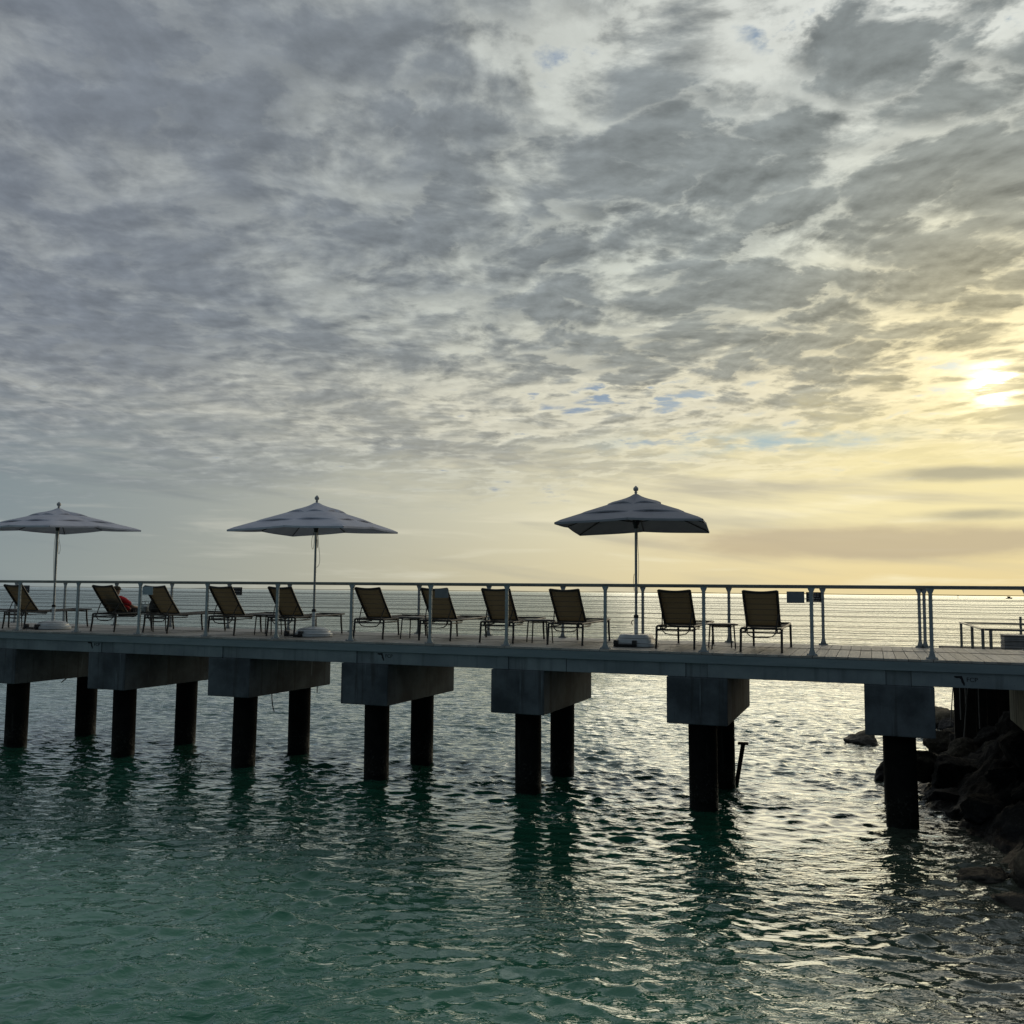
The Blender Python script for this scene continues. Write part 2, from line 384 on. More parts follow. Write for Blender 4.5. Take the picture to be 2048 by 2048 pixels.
# ------------------------------------------------------------------ mesh helpers
class MB:
    def __init__(s): s.b = bmesh.new()
    def box(s, x0, y0, z0, x1, y1, z1, bev=0.):
        vs = [s.b.verts.new(p) for p in ((x0,y0,z0),(x1,y0,z0),(x1,y1,z0),(x0,y1,z0),(x0,y0,z1),(x1,y0,z1),(x1,y1,z1),(x0,y1,z1))]
        fs = [s.b.faces.new([vs[i] for i in f]) for f in ((3,2,1,0),(4,5,6,7),(0,1,5,4),(1,2,6,5),(2,3,7,6),(3,0,4,7))]
        if bev:
            es = list({e for f in fs for e in f.edges})
            bmesh.ops.bevel(s.b, geom=es, offset=bev, segments=2, affect='EDGES', profile=.6)
        return s
    def tube(s, pts, r, n=8, cap=True, closed=False):
        pts = [Vector(p) for p in pts]; rings = []
        rr = r if hasattr(r, '__len__') else [r]*len(pts)
        prev = None
        for i, p in enumerate(pts):
            if closed: d = pts[(i+1) % len(pts)]-pts[i-1]
            else: d = pts[min(i+1, len(pts)-1)]-pts[max(i-1, 0)]
            d.normalize()
            if prev is None:
                a = Vector((0,0,1)) if abs(d.z) < .9 else Vector((1,0,0))
                u = d.cross(a).normalized()
            else:
                u = (prev-d*prev.dot(d)).normalized()
            prev = u; w = d.cross(u)
            rings.append([s.b.verts.new(p+u*math.cos(2*math.pi*k/n)*rr[i]+w*math.sin(2*math.pi*k/n)*rr[i]) for k in range(n)])
        m = len(rings)
        for i in range(m if closed else m-1):
            A, B = rings[i], rings[(i+1) % m]
            for k in range(n): s.b.faces.new((A[k], A[(k+1) % n], B[(k+1) % n], B[k]))
        if cap and not closed:
            s.b.faces.new(rings[0][::-1]); s.b.faces.new(rings[-1])
        return s
    def lathe(s, prof, c=(0,0,0), n=24, square=0.):
        """prof: (radius, z); square>0 pushes the outline towards a rounded square"""
        rings = []
        for r, z in prof:
            ring = []
            for k in range(n):
                a = 2*math.pi*(k+.5)/n; q = 1.
                if square: q = (abs(math.cos(a))**square+abs(math.sin(a))**square)**(-1/square)
                ring.append(s.b.verts.new((c[0]+r*q*math.cos(a), c[1]+r*q*math.sin(a), c[2]+z)))
            rings.append(ring)
        for A, B in zip(rings, rings[1:]):
            for k in range(n): s.b.faces.new((A[k], A[(k+1) % n], B[(k+1) % n], B[k]))
        s.b.faces.new(rings[0][::-1]); s.b.faces.new(rings[-1])
        return s
    def quadgrid(s, P, thick=0.):
        """P[i][j] grid of points, optional thickness along the local normal"""
        V = [[s.b.verts.new(p) for p in row] for row in P]
        fs = []
        for i in range(len(V)-1):
            for j in range(len(V[0])-1):
                fs.append(s.b.faces.new((V[i][j], V[i+1][j], V[i+1][j+1], V[i][j+1])))
        if thick:
            bmesh.ops.recalc_face_normals(s.b, faces=fs)
            bmesh.ops.solidify(s.b, geom=fs, thickness=thick)
        return s
    def poly(s, pts, d):
        """flat outline extruded by vector d"""
        d = Vector(d)
        A = [s.b.verts.new(p) for p in pts]; B = [s.b.verts.new(Vector(p)+d) for p in pts]
        s.b.faces.new(A); s.b.faces.new(B[::-1])
        for i in range(len(A)):
            j = (i+1) % len(A); s.b.faces.new((A[i], B[i], B[j], A[j]))
        return s
    def build(s, name, m, parent=None, smooth=None, recalc=True):
        if recalc: bmesh.ops.recalc_face_normals(s.b, faces=s.b.faces)
        me = bpy.data.meshes.new(name); s.b.to_mesh(me); s.b.free()
        me.materials.append(M[m] if isinstance(m, str) else m)
        if smooth is not None:
            me.polygons.foreach_set('use_smooth', [True]*len(me.polygons))
            if smooth < 180:
                me.set_sharp_from_angle(angle=R(smooth))
        o = bpy.data.objects.new(name, me); COL.objects.link(o)
        if parent: o.parent = parent
        return o
def empty(name, loc=(0,0,0), rz=0.):
    o = bpy.data.objects.new(name, None); COL.objects.link(o)
    o.location = loc; o.rotation_euler.z = rz; o.empty_display_size = .2
    return o
def tag(o, label, cat, group=None):
    o['label'] = label; o['category'] = cat
    if group: o['group'] = group
    return o
def struct(o): o['kind'] = 'structure'; return o
def copy_tree(o, parent=None):
    c = o.copy(); COL.objects.link(c)
    if parent: c.parent = parent
    for ch in list(o.children): copy_tree(ch, c)
    return c
def arc(p0, p1, sag, n=10):
    p0, p1 = Vector(p0), Vector(p1)
    return [p0.lerp(p1, i/n)-Vector((0, 0, sag*4*(i/n)*(1-i/n))) for i in range(n+1)]

# ------------------------------------------------------------------ the sea
def build_water():
    rng = np.random.default_rng(11)
    inv = np.linspace(1/5.2, 1/420., 1500)
    rad = np.concatenate([[.05, 1.2, 2.4, 3.4, 4.2, 4.8], 1/inv, [600, 1000, 2000, 5000, 12000, 26000]])
    da = .0017
    fine = np.arange(-.80, .80, da)
    coarse = np.linspace(.80, 2*math.pi-.80, 60)
    az = np.concatenate([fine, coarse])              # from the view azimuth, positive to the right
    nr, na = len(rad), len(az)
    A = az[None, :]-YAW; Rr = rad[:, None]
    X = Rr*np.sin(A); Y = Rr*np.cos(A)
    dr = np.gradient(rad)[:, None]; daz = np.abs(np.gradient(az)); daz[-1] = daz[-2]
    space = np.maximum(np.minimum(dr, Rr*.5)*1.0, Rr*daz[None, :])
    Z = np.zeros_like(X); DX = np.zeros_like(X); DY = np.zeros_like(X)
    # slow patchiness of the chop
    pt = np.zeros_like(X)
    for i in range(10):
        k = 2*math.pi/rng.uniform(2.5, 11); th = rng.uniform(0, 2*math.pi)
        pt += np.sin(k*(X*math.cos(th)+Y*math.sin(th))+rng.uniform(0, 6.28))
    far_ = np.clip((Rr-10)/12, 0, 1)
    pt = np.clip(.80+.27*pt, .22, 1.45); pt = pt*(1-far_)+far_*(.6+.4*pt)
    nw = 96
    lam = np.exp(np.linspace(math.log(.13), math.log(4.5), nw))*rng.uniform(.94, 1.06, nw)
    for L in lam:
        th = math.pi/2+YAW+math.pi+rng.normal(0, .85 if L < .9 else .45)     # crests roll towards the viewer
        k = 2*math.pi/L
        s = .058*math.exp(-(math.log(L/.32)/.60)**2)+.0042
        a = s/k
        fade = np.clip(L/(2.6*space)-.6, 0, 1)
        if L < 1.6: fade = fade*pt*np.clip(.62+(Rr-7)/16, .62, 1.0)
        ph = k*(X*math.cos(th)+Y*math.sin(th))+rng.uniform(0, 6.28)
        sn, cs = np.sin(ph), np.cos(ph)
        Z += a*fade*sn
        DX += 1.0*a*fade*cs*math.cos(th); DY += 1.0*a*fade*cs*math.sin(th)
    X2, Y2 = X+DX, Y+DY
    co = np.stack([X2, Y2, Z], -1).reshape(-1, 3).astype(np.float32)
    i = np.arange(nr-1)[:, None]*na; j = np.arange(na)[None, :]; j2 = (j+1) % na
    quads = np.stack([i+j, i+na+j, i+na+j2, i+j2], -1).reshape(-1, 4)
    quads = quads[:, ::-1]
    me = bpy.data.meshes.new('water')
    me.vertices.add(len(co)); me.vertices.foreach_set('co', co.ravel())
    me.loops.add(quads.size); me.loops.foreach_set('vertex_index', quads.ravel().astype(np.int32))
    me.polygons.add(len(quads)); me.polygons.foreach_set('loop_start', np.arange(0, quads.size, 4, dtype=np.int32))
    me.update(calc_edges=True); me.polygons.foreach_set('use_smooth', np.ones(len(quads), dtype=bool))
    if me.polygons[nr*10].normal.z < 0: me.flip_normals()
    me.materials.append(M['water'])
    o = bpy.data.objects.new('water', me); COL.objects.link(o); struct(o)

# ------------------------------------------------------------------ the pier
BENTS = [2.67, .36, -2.57, -5.57, -8.50, -11.44, -14.43, -17.38, -20.36, -23.34, -26.3]
X0, X1 = -29.0, 6.2
PDX = {-17.38: .20, -14.43: .15, -11.44: .10, -8.50: .04, -5.57: .09, -2.57: .03}
def text_mesh(txt, size, name, m, loc, parent, align='LEFT'):
    cu = bpy.data.curves.new(name, 'FONT'); cu.body = txt; cu.size = size; cu.extrude = .002
    cu.align_x = align; cu.align_y = 'CENTER'
    tmp = bpy.data.objects.new(name, cu); COL.objects.link(tmp)
    dg = bpy.context.evaluated_depsgraph_get()
    me = bpy.data.meshes.new_from_object(tmp.evaluated_get(dg))
    bpy.data.objects.remove(tmp)
    me.materials.clear(); me.materials.append(M[m])
    o = bpy.data.objects.new(name, me); COL.objects.link(o)
    o.matrix_world = Matrix.Translation(loc) @ Matrix.Rotation(R(90), 4, 'X')
    o.parent = parent
    return o
STATE = [(-.075,.062),(-.07,.040),(-.035,.030),(-.012,.036),(.012,.016),(.016,-.018),(.034,-.048),(.046,-.072),(.060,-.068),(.060,-.035),(.044,.010),(.032,.046),(.026,.066),(-.02,.062)]
def build_pier():
    p = empty('pier', (-11, 16.5, 0)); inv = Matrix.Translation((11, -16.5, 0))
    def P(o, par=None):
        o.parent = par or p
        o.matrix_parent_inverse = Matrix() if par else inv
        return o
    # deck boards laid across the pier in two lengths
    mb = MB(); w = .1655
    for k in range(int(X0/w), int(X1/w)):
        x = k*w
        for y0, y1 in ((YF-.035, 16.527), (16.535, 18.30)):
            dz = random.uniform(-.0015, .0015)
            mb.box(x+.004, y0, ZD-.032, x+w-.004, y1, ZD+dz)
    P(mb.build('deck_boards', 'deck'))
    P(MB().box(X0, YF-.03, ZD-.17, X1, YF+.05, ZD-.036, .006).build('fascia', 'fascia'))
    P(MB().box(X0, 18.20, ZD-.17, X1, 18.28, ZD-.036, .006).build('fascia', 'fascia'))
    P(MB().box(X0, YF+.22, ZD-.34, X1, 18.0, ZD-.035).build('deck_slab', 'concrete_infill'))
    zt, zb = ZD-.172, ZD-.385
    BX = sorted(BENTS)
    ends = [X0]+[b for b in BX]+[X1]
    for a, b in zip(ends, ends[1:]):
        xa = a+.17 if a != X0 else a; xb = b-.17 if b != X1 else b
        bay = [xa, xb]
        if a > -6 and a < -5: bay = [xa, -4.71, xb]
        for q0, q1 in zip(bay, bay[1:]):
            g = P(MB().box(q0+.004, YF, zb, q1-.004, YF+.2, zt, .008).build('girder', 'concrete_girder'))
            P(MB().box(q0+.004, 17.98, zb, q1-.004, 18.16, zt, .008).build('girder', 'concrete_girder'))
            for sx, tx, sz in ((-14.88, -14.79, ZD-.243), (-8.17, -8.09, ZD-.255), (1.17, 1.25, ZD-.28)):
                if q0 < sx < q1:
                    mb = MB(); mb.poly([(sx+x, YF-.0025, sz+z) for x, z in STATE], (0, .002, 0))
                    P(mb.build('state_emblem', 'stencil_paint'), g)
                    t = text_mesh('FCP', .088, 'stencil_lettering', 'stencil_paint', (tx, YF-.0005, sz+.012), None)
                    P(t, g)
                    t.matrix_world = Matrix.Translation((tx, YF-.0005, sz+.012)) @ Matrix.Rotation(R(90), 4, 'X')
    for bx in BX:
        P(MB().box(bx-.17+.002, YF+.025, zb-.001, bx+.17-.002, YF+.2, zt).build('joint_infill', 'concrete_infill'))
        if bx == 2.67:
            x0, x1 = 2.13, 3.15
        else: x0, x1 = bx-.475, bx+.475
        mb = MB().box(x0, YF-.015, ZD-1.12, x1, 17.68, zb-.004, .018)
        cap = P(mb.build('pile_cap', 'concrete_cap_lit' if bx == 2.67 else 'concrete_cap'))
        for py in (15.36, 17.08):
            cx = bx+random.uniform(-.02, .02)+(PDX.get(bx, 0.) if py > 16 else 0.)
            lean = random.uniform(-.012, .012)
            n = 9
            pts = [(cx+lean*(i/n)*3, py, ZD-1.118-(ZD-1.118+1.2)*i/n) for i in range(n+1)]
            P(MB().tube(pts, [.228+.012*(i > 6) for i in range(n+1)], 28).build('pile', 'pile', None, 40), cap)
    tag(p, 'long grey concrete pier on paired dark piles with a plank deck, crossing the view', 'pier')
    return p

def railing(name, y, posts, label, double=()):
    rt = empty(name, (-10, y, ZD)); inv = Matrix.Translation((10, -y, -ZD))
    def P(o): o.parent = rt; o.matrix_parent_inverse = inv; return o
    mb = MB().box(X0, y-.032, ZD+1.032, X1, y+.032, ZD+1.068, .012)
    P(mb.build('handrail', 'handrail_metal', None, 50))
    for x in posts:
        mb = MB().box(x-.026, y-.019, ZD+.012, x+.026, y+.019, ZD+.985, .005)
        mb.poly([(x-.029, y-.012, ZD+.955), (x-.058, y-.012, ZD+1.027), (x-.058, y-.012, ZD+1.0325), (x+.058, y-.012, ZD+1.0325), (x+.058, y-.012, ZD+1.027), (x+.029, y-.012, ZD+.955)], (0, .024, 0))
        mb.poly([(x-.030, y-.016, ZD+.1), (x-.055, y-.016, ZD+.013), (x+.055, y-.016, ZD+.013), (x+.030, y-.016, ZD+.1)], (0, .032, 0))
        mb.box(x-.085, y-.055, ZD+.002, x+.085, y+.055, ZD+.0135, .003)
        for k in (-.065, .065):
            for q in (-.038, .038): mb.lathe([(.011, 0), (.011, .010), (.006, .016)], (x+k, y+q, ZD+.0135), 6)
        for k in range(11): mb.tube([(x-.036, y, ZD+.105+k*.083), (x+.036, y, ZD+.105+k*.083)], .008, 6)
        P(mb.build('post', 'rail_metal'))
    for k in range(11):
        z = ZD+.105+k*.083
        pts = []
        xs = sorted(posts)
        for a, b in zip([X0]+xs, xs+[X1]):
            s = random.uniform(.002, .008)
            for i in range(4): f = i/4; pts.append((a+(b-a)*f, y, z-s*4*f*(1-f)))
        pts.append((X1, y, z))
        P(MB().tube(pts, .0036, 5).build('cable', 'cable_steel'))
    tag(rt, label, 'railing', None)

# ------------------------------------------------------------------ deck furniture
def make_lounger():
    o = empty('sun_lounger')          # origin: middle of the rear legs on the deck; foot end towards +Y
    W = .315; zr = .375
    def leg(x, y, zt, splay):
        mb = MB().tube([(x, y, zt), (x*1.002, y+splay*.35, zt*.5), (x*1.01, y+splay, .012)], [.020, .0195, .018], 8)
        mb.lathe([(.021, 0), (.021, .014)], (x*1.01, y+splay, 0), 8)
        return mb
    for sx in (-1, 1):
        leg(sx*W, .04, zr-.012, -.04).build('leg', 'frame_bronze', o, 60)
        leg(sx*W, 1.74, zr+.02, .05).build('leg', 'frame_bronze', o, 60)
    mb = MB()
    for sx in (-1, 1):
        x = sx*(W-.012)
        mb.tube([(x, .02, zr-.012), (x, .06, zr), (x, .62, zr+.004), (x, 1.2, zr+.012), (x, 1.78, zr+.03), (x, 1.90, zr+.036)], .017, 8)
        mb.tube([(x*.93, .05, zr-.06), (x*.93, .62, zr-.05)], .012, 6)
    mb.tube([(-W, .03, zr-.006), (W, .03, zr-.006)], .015, 8)
    mb.tube([(-W, .03, zr-.066), (W, .03, zr-.066)], .013, 8)
    for sx in (-1, 1): mb.tube([(sx*W*.78, .03, zr-.006), (sx*W*.78, .03, zr-.066)], .014, 6)
    mb.tube([(-W+.02, .62, zr-.02), (W-.02, .62, zr-.02)], .013, 8)
    mb.tube([(-W, 1.74, zr-.01), (W, 1.74, zr-.01)], .013, 8)
    mb.tube([(-W+.012, 1.90, zr+.036), (W-.012, 1.90, zr+.036)], .017, 8)
    mb.build('seat_frame', 'frame_bronze', o, 60)
    # back: hinged at y=.60, leaning back over the rear legs
    yb, zb_, yt, zt_ = .41, zr+.025, -.06, .965
    bw = .255; bt = .262
    mb = MB()
    for sx in (-1, 1):
        pts = [(sx*(bw+(bt-bw)*f), yb+(yt-yb)*f-.012*math.sin(f*3.1), zb_+(zt_-zb_)*f) for f in (0, .2, .4, .6, .8, 1)]
        mb.tube(pts, .023, 8)
    top = [(-bt+2*bt*i/8, yt+.006, zt_-.022*math.sin(math.pi*i/8)) for i in range(9)]
    mb.tube(top, .020, 8)
    mb.tube([(-bw, yb, zb_), (bw, yb, zb_)], .015, 8)
    mb.build('back_frame', 'frame_bronze', o, 60)
    rows = []
    for i in range(9):
        f = .012+i/8*.976
        rows.append([(x*(bw-.012), yb+(yt-yb)*f+.018*(1-x*x)+.012, zb_+(zt_-zb_)*f-.022*math.sin(math.pi*(x*.5+.5))*f) for x in (-1, -.6, -.2, .2, .6, 1)])
    MB().quadgrid(rows, .003).build('back_sling', 'sling', o, 180)
    rows = []
    for i in range(10):
        y = .45+i/9*1.43
        rows.append([(x*(W-.026), y, zr+.012+.022*(i/9)-.020*(1-x*x)) for x in (-1, -.6, -.2, .2, .6, 1)])
    MB().quadgrid(rows, .003).build('seat_sling', 'sling', o, 180)
    # the prop that holds the back up, with its hanging U
    mb = MB(); f = .40
    py, pz = yb+(yt-yb)*f, zb_+(zt_-zb_)*f
    for sx in (-1, 1):
        mb.tube([(sx*(bw+.004), py, pz), (sx*(bw-.002), py-.05, pz-.04), (sx*(bw-.03), .05, zr-.02)], .010, 6)
    u = [(-.225, .05, zr-.02), (-.215, .045, zr-.085), (-.17, .04, zr-.125), (-.08, .038, zr-.142), (.08, .038, zr-.142), (.17, .04, zr-.125), (.215, .045, zr-.085), (.225, .05, zr-.02)]
    mb.tube(u, .010, 6)
    mb.build('back_prop', 'frame_bronze', o, 60)
    return o
LOUNGERS = [
 (-17.70, 15.42, 'leftmost bronze sling lounger beside a parasol base, its back crossed by a railing post'),
 (-15.16, 15.42, 'bronze sling lounger in use, a person in a red shirt lying on it'),
 (-13.77, 15.42, 'bronze sling lounger beside a dark backpack, left top corner hidden by the palest plate'),
 (-12.11, 15.40, 'bronze sling lounger directly in front of the second black notice, left of the middle parasol'),
 (-10.88, 15.65, 'bronze sling lounger at the base of the middle parasol, foot end behind the pole'),
 (-8.91, 15.65, 'bronze sling lounger alone and unobstructed between two railing posts, right of the middle parasol'),
 (-7.56, 15.75, 'bronze sling lounger in mid pier, right top corner hidden by a grey plate'),
 (-6.28, 15.63, 'bronze sling lounger with a railing post crossing the right part of its back'),
 (-4.99, 15.63, 'bronze sling lounger nearest on the left of the right hand parasol'),
 (-3.03, 15.47, 'bronze sling lounger nearest on the right of the right hand parasol'),
 (-1.63, 15.30, 'rightmost bronze sling lounger, its full back facing the camera left of a grey plate'),
]
def make_table():
    o = empty('side_table')
    MB().lathe([(.20, 0), (.243, .004), (.25, .012), (.25, .026), (.24, .034), (.1, .036)], (0, 0, .385), 40, 7.).build('table_top', 'frame_bronze', o, 40)
    for a in (45, 135, 225, 315):
        c, s = math.cos(R(a)), math.sin(R(a))
        MB().tube([(c*.245, s*.245, .385), (c*.255, s*.255, .25), (c*.275, s*.275, .0)], [.013, .0125, .012], 8).build('leg', 'frame_bronze', o, 60)
    mb = MB(); ring = [(math.cos(R(a))*.245, math.sin(R(a))*.245, .365) for a in (45, 135, 225, 315)]
    for i in range(4): mb.tube([ring[i], ring[(i+1) % 4]], .008, 6)
    mb.build('apron_bar', 'frame_bronze', o, 60)
    return o
TABLES = [
 (-18.45, 15.95, .1, 'low bronze side table at the left edge, left of the first lounger'),
 (-14.40, 16.05, 0., 'low bronze side table carrying bags between the person in red and the next lounger'),
 (-11.48, 16.10, .05, 'low bronze side table between the two loungers left of the middle parasol'),
 (-8.22, 16.22, 0., 'low bronze side table left of the lounger whose corner a grey plate hides'),
 (-5.66, 16.22, .6, 'low bronze side table left of the lounger next to the right hand parasol'),
 (-2.36, 16.12, .3, 'low bronze side table between the two rightmost loungers'),
]
def make_umbrella(name, x, y, zrim, ztop, tx, ty, base_kind, label, half=1.22, rot=0., loops=(), fabric='canopy_fabric'):
    """zrim: corner height, ztop: canopy peak, above the deck"""
    o = empty(name, (x, y, ZD))
    cr, sr = math.cos(R(rot)), math.sin(R(rot))
    def outline(a):
        return half/max(abs(math.cos(a)), abs(math.sin(a)))
    def pt(a, f, drop=0., lift=0.):
        rr = outline(a)*f
        k = (a/(math.pi/4)) % 1.0; arch = math.sin(math.pi*k)
        corner = (outline(a)/half-1)/.4142
        # fabric pulled straight between ribs sags a little, vent flaps lift between them
        z = ztop-(ztop-zrim)*(f**.97)+.05*f*(1-corner)*f-arch*.018*f-drop+lift*(.16+.84*arch)
        z += .06*math.exp(-rr/.10)-.05
        X, Y = rr*math.cos(a), rr*math.sin(a)
        X, Y = X*cr-Y*sr, X*sr+Y*cr
        return Vector((X, Y, z+X*tx+Y*ty))
    nA = 64
    can = None
    for i, (f0, f1, lift) in enumerate(((.03, .37, .070), (.26, .71, .052), (.56, 1.0, 0.))):
        rows = []
        for q in range(7):
            f = f0+(f1-f0)*q/6
            rows.append([pt(2*math.pi*k/nA, f, .012*(q == 6), lift*(q/6 if i == 0 else .35+.65*q/6)) for k in range(nA)])
        mb = MB(); V = [[mb.b.verts.new(p) for p in r] for r in rows]
        fs = []
        for a, b in zip(V, V[1:]):
            for k in range(nA): fs.append(mb.b.faces.new((a[k], b[k], b[(k+1) % nA], a[(k+1) % nA])))
        bmesh.ops.recalc_face_normals(mb.b, faces=fs)
        # hem turned down at the lower edge
        hem = [mb.b.verts.new(p.co-Vector((0, 0, .035 if i == 2 else .022))) for p in V[-1]]
        for k in range(nA): mb.b.faces.new((V[-1][k], hem[k], hem[(k+1) % nA], V[-1][(k+1) % nA]))
        bmesh.ops.solidify(mb.b, geom=list(mb.b.faces), thickness=.003)
        if can is None:
            can = mb.build('canopy', fabric, o, 30, False)
        else:
            mb.build('canopy_tier', fabric, can, 30, False)
    for k in range(8):
        a = k*math.pi/4
        pts = [pt(a, f, .026) for f in (.03, .35, .7, 1.0)]
        rb = MB().tube(pts, [.011, .011, .010, .009], 6)
        rb.build('rib', 'black_plastic', o, 60)
        m = pt(a, .62 if k % 2 == 0 else .50, .03)
        hub = Vector((0, 0, zrim-.03+.055))
        MB().tube([hub+Vector((m.x, m.y, 0)).normalized()*.05, m], .009, 6).build('strut', 'black_plastic', o, 60)
    zh = zrim-.03
    MB().lathe([(.03, -.06), (.042, -.05), (.045, 0), (.062, .03), (.062, .08), (.035, .1)], (0, 0, zh), 16).build('runner_hub', 'black_plastic', o, 40)
    MB().tube([(0, 0, .16), (0, 0, ztop+.01)], .0235, 14).build('pole', 'pole_metal', o, 50)
    MB().lathe([(.022, 0), (.030, .010), (.016, .022), (.040, .042), (.049, .068), (.040, .094), (.019, .114), (.005, .128)], (0, 0, ztop-.005), 16).build('finial', 'pole_metal', o, 50)
    if base_kind == 'round':
        bm_ = MB().lathe([(.355, 0), (.375, .012), (.375, .055), (.355, .075), (.33, .085), (.325, .115), (.27, .155), (.20, .175), (.08, .19)], (0, 0, .003), 48)
    else:
        bm_ = MB().lathe([(.335, 0), (.35, .01), (.35, .055), (.335, .068), (.315, .07), (.30, .125), (.285, .13), (.26, .185), (.235, .205), (.06, .208)], (0, 0, .003), 56, 6.)
    bs = bm_.build('base', 'white_plastic', o, 35)
    MB().tube([(0, 0, .18), (0, 0, .50)], .034, 16).build('pole_sleeve', 'white_plastic', bs, 50)
    mb = MB().lathe([(.04, 0), (.043, .006), (.043, .045), (.036, .055)], (0, 0, .485), 16)
    mb.tube([(-.04, 0, .45), (-.075, -.01, .43), (-.085, -.01, .39), (-.06, 0, .37)], .009, 6)
    mb.build('clamp_collar', 'black_plastic', bs, 50)
    mb = MB(); hx = -.20 if base_kind == 'round' else -.10
    for q in (-.16, .16):
        mb.box(hx+q-.035, -.43, .012, hx+q+.035, -.33, .118, .012)
    mb.box(hx-.16, -.42, .015, hx+.16, -.375, .055, .012)
    mb.build('wheel_handle', 'black_plastic', bs, 40)
    for lp in loops:
        pts = [Vector((a, b, zh+c)) for a, b, c in lp]
        # smooth the polyline
        for _ in range(2):
            q = [pts[0]]
            for A, B in zip(pts, pts[1:]): q += [A.lerp(B, .25), A.lerp(B, .75)]
            pts = q+[pts[-1]]
        MB().tube(pts, .0042, 5).build('cord', 'rope', o)
    tag(o, label, 'parasol', 'market parasols standing on the pier')
    return o

def plate(name, x, y, w, h, ztop, m, label, cat, group, rows=0):
    o = MB().box(x-w/2, y-.004, ztop-h, x+w/2, y+.004, ztop, .002).build(name, m)
    if rows:
        mb = MB(); rnd = random.Random(int(abs(x)*100))
        for i in range(rows):
            z = ztop-h*(.16+.72*i/(rows-1)); xx = x-w*.38
            hh = h*.055 if i else h*.075
            while xx < x+w*.34:
                l = rnd.uniform(.012, .04)
                mb.box(xx, y-.0065, z-hh, min(xx+l, x+w*.40), y-.0045, z+hh); xx += l+.012
        mb.build('sign_text', 'sign_text', o)
    tag(o, label, cat, group)
    return o

def person():
    o = empty('person', (-15.05, 16.25, ZD))
    def skin(name, verts, edges, m, levels=2):
        me = bpy.data.meshes.new(name); me.from_pydata([v[:3] for v in verts], edges, [])
        ob = bpy.data.objects.new(name, me); COL.objects.link(ob)
        md = ob.modifiers.new('s', 'SKIN'); md.use_smooth_shade = True
        for i, v in enumerate(verts):
            me.skin_vertices[0].data[i].radius = (v[3], v[4] if len(v) > 4 else v[3])
        me.skin_vertices[0].data[0].use_root = True
        sd = ob.modifiers.new('u', 'SUBSURF'); sd.levels = levels; sd.render_levels = levels
        dg = bpy.context.evaluated_depsgraph_get()
        m2 = bpy.data.meshes.new_from_object(ob.evaluated_get(dg))
        bpy.data.objects.remove(ob)
        m2.materials.clear(); m2.materials.append(M[m])
        ob = bpy.data.objects.new(name, m2); COL.objects.link(ob); ob.parent = o
        m2.polygons.foreach_set('use_smooth', [True]*len(m2.polygons))
        return ob
    # local frame: +Y to the feet, hips near the origin
    V = [(0, 0, .50, .135, .10), (0, -.16, .62, .135, .10), (0, -.29, .75, .15, .10), (0, -.36, .85, .10, .075), (0, -.37, .92, .052), (0, -.34, .985, .075, .085), (0, -.33, 1.06, .078, .09), (0, -.335, 1.12, .045, .05)]
    E = [(0,1),(1,2),(2,3),(3,4),(4,5),(5,6),(6,7)]
    for s in (-1, 1):
        b = len(V)
        V += [(s*.10, .06, .50, .085), (s*.12, .42, .60, .062), (s*.115, .46, .585, .056), (s*.11, .80, .47, .043), (s*.11, .86, .475, .036), (s*.115, .88, .58, .030)]
        E += [(0,b),(b,b+1),(b+1,b+2),(b+2,b+3),(b+3,b+4),(b+4,b+5)]
        b = len(V)
        V += [(s*.19, -.33, .83, .055), (s*.255, -.13, .66, .043), (s*.22, .08, .63, .034), (s*.16, .15, .64, .026)]
        E += [(3,b),(b,b+1),(b+1,b+2),(b+2,b+3)]
    skin('body', V, E, 'skin')
    for s in (-1, 1):                      # hands resting on the lap
        for i, (dx, ln) in enumerate(((-.026, .055), (-.009, .065), (.009, .062), (.026, .048))):
            MBh = MB().tube([(s*.16+dx, .15, .645), (s*.15+dx, .15+ln*.6, .65), (s*.145+dx, .15+ln, .632)], [.009, .0085, .007], 6)
            MBh.build('finger', 'skin', o, 180)
        MB().tube([(s*.16+s*-.03, .13, .645), (s*.16-s*.055, .155, .655), (s*.16-s*.06, .185, .645)], [.011, .010, .008], 6).build('thumb', 'skin', o, 180)
    Vs = [(0, .02, .52, .155, .125), (0, -.15, .645, .165, .14), (0, -.27, .765, .175, .125), (0, -.355, .86, .12, .09)]
    Es = [(0,1),(1,2),(2,3)]
    for s in (-1, 1):
        b = len(Vs); Vs += [(s*.19, -.33, .835, .075), (s*.25, -.16, .69, .065)]; Es += [(3,b),(b,b+1)]
    skin('shirt', Vs, Es, 'red_cloth')
    Vp = [(0, .0, .50, .16, .115)]; Ep = []
    for s in (-1, 1):
        b = len(Vp); Vp += [(s*.105, .08, .505, .105), (s*.12, .34, .58, .085)]; Ep += [(0,b),(b,b+1)]
    skin('shorts', Vp, Ep, 'dark_cloth')
    mb = MB().lathe([(.088, 0), (.092, .03), (.085, .065), (.06, .092), (.02, .104)], (0, -.335, 1.055), 20)
    mb.poly([(-.065, -.26, 1.066), (-.04, -.18, 1.058), (.04, -.18, 1.058), (.065, -.26, 1.066)], (0, 0, .008))
    mb.build('cap', 'olive_cap', o, 40)
    tag(o, 'person in a red shirt and cap reclining on a lounger, legs stretched towards the sea', 'person')
    o.location = (-15.16, 16.10, ZD-.055); o.scale = (1, 1, .88)

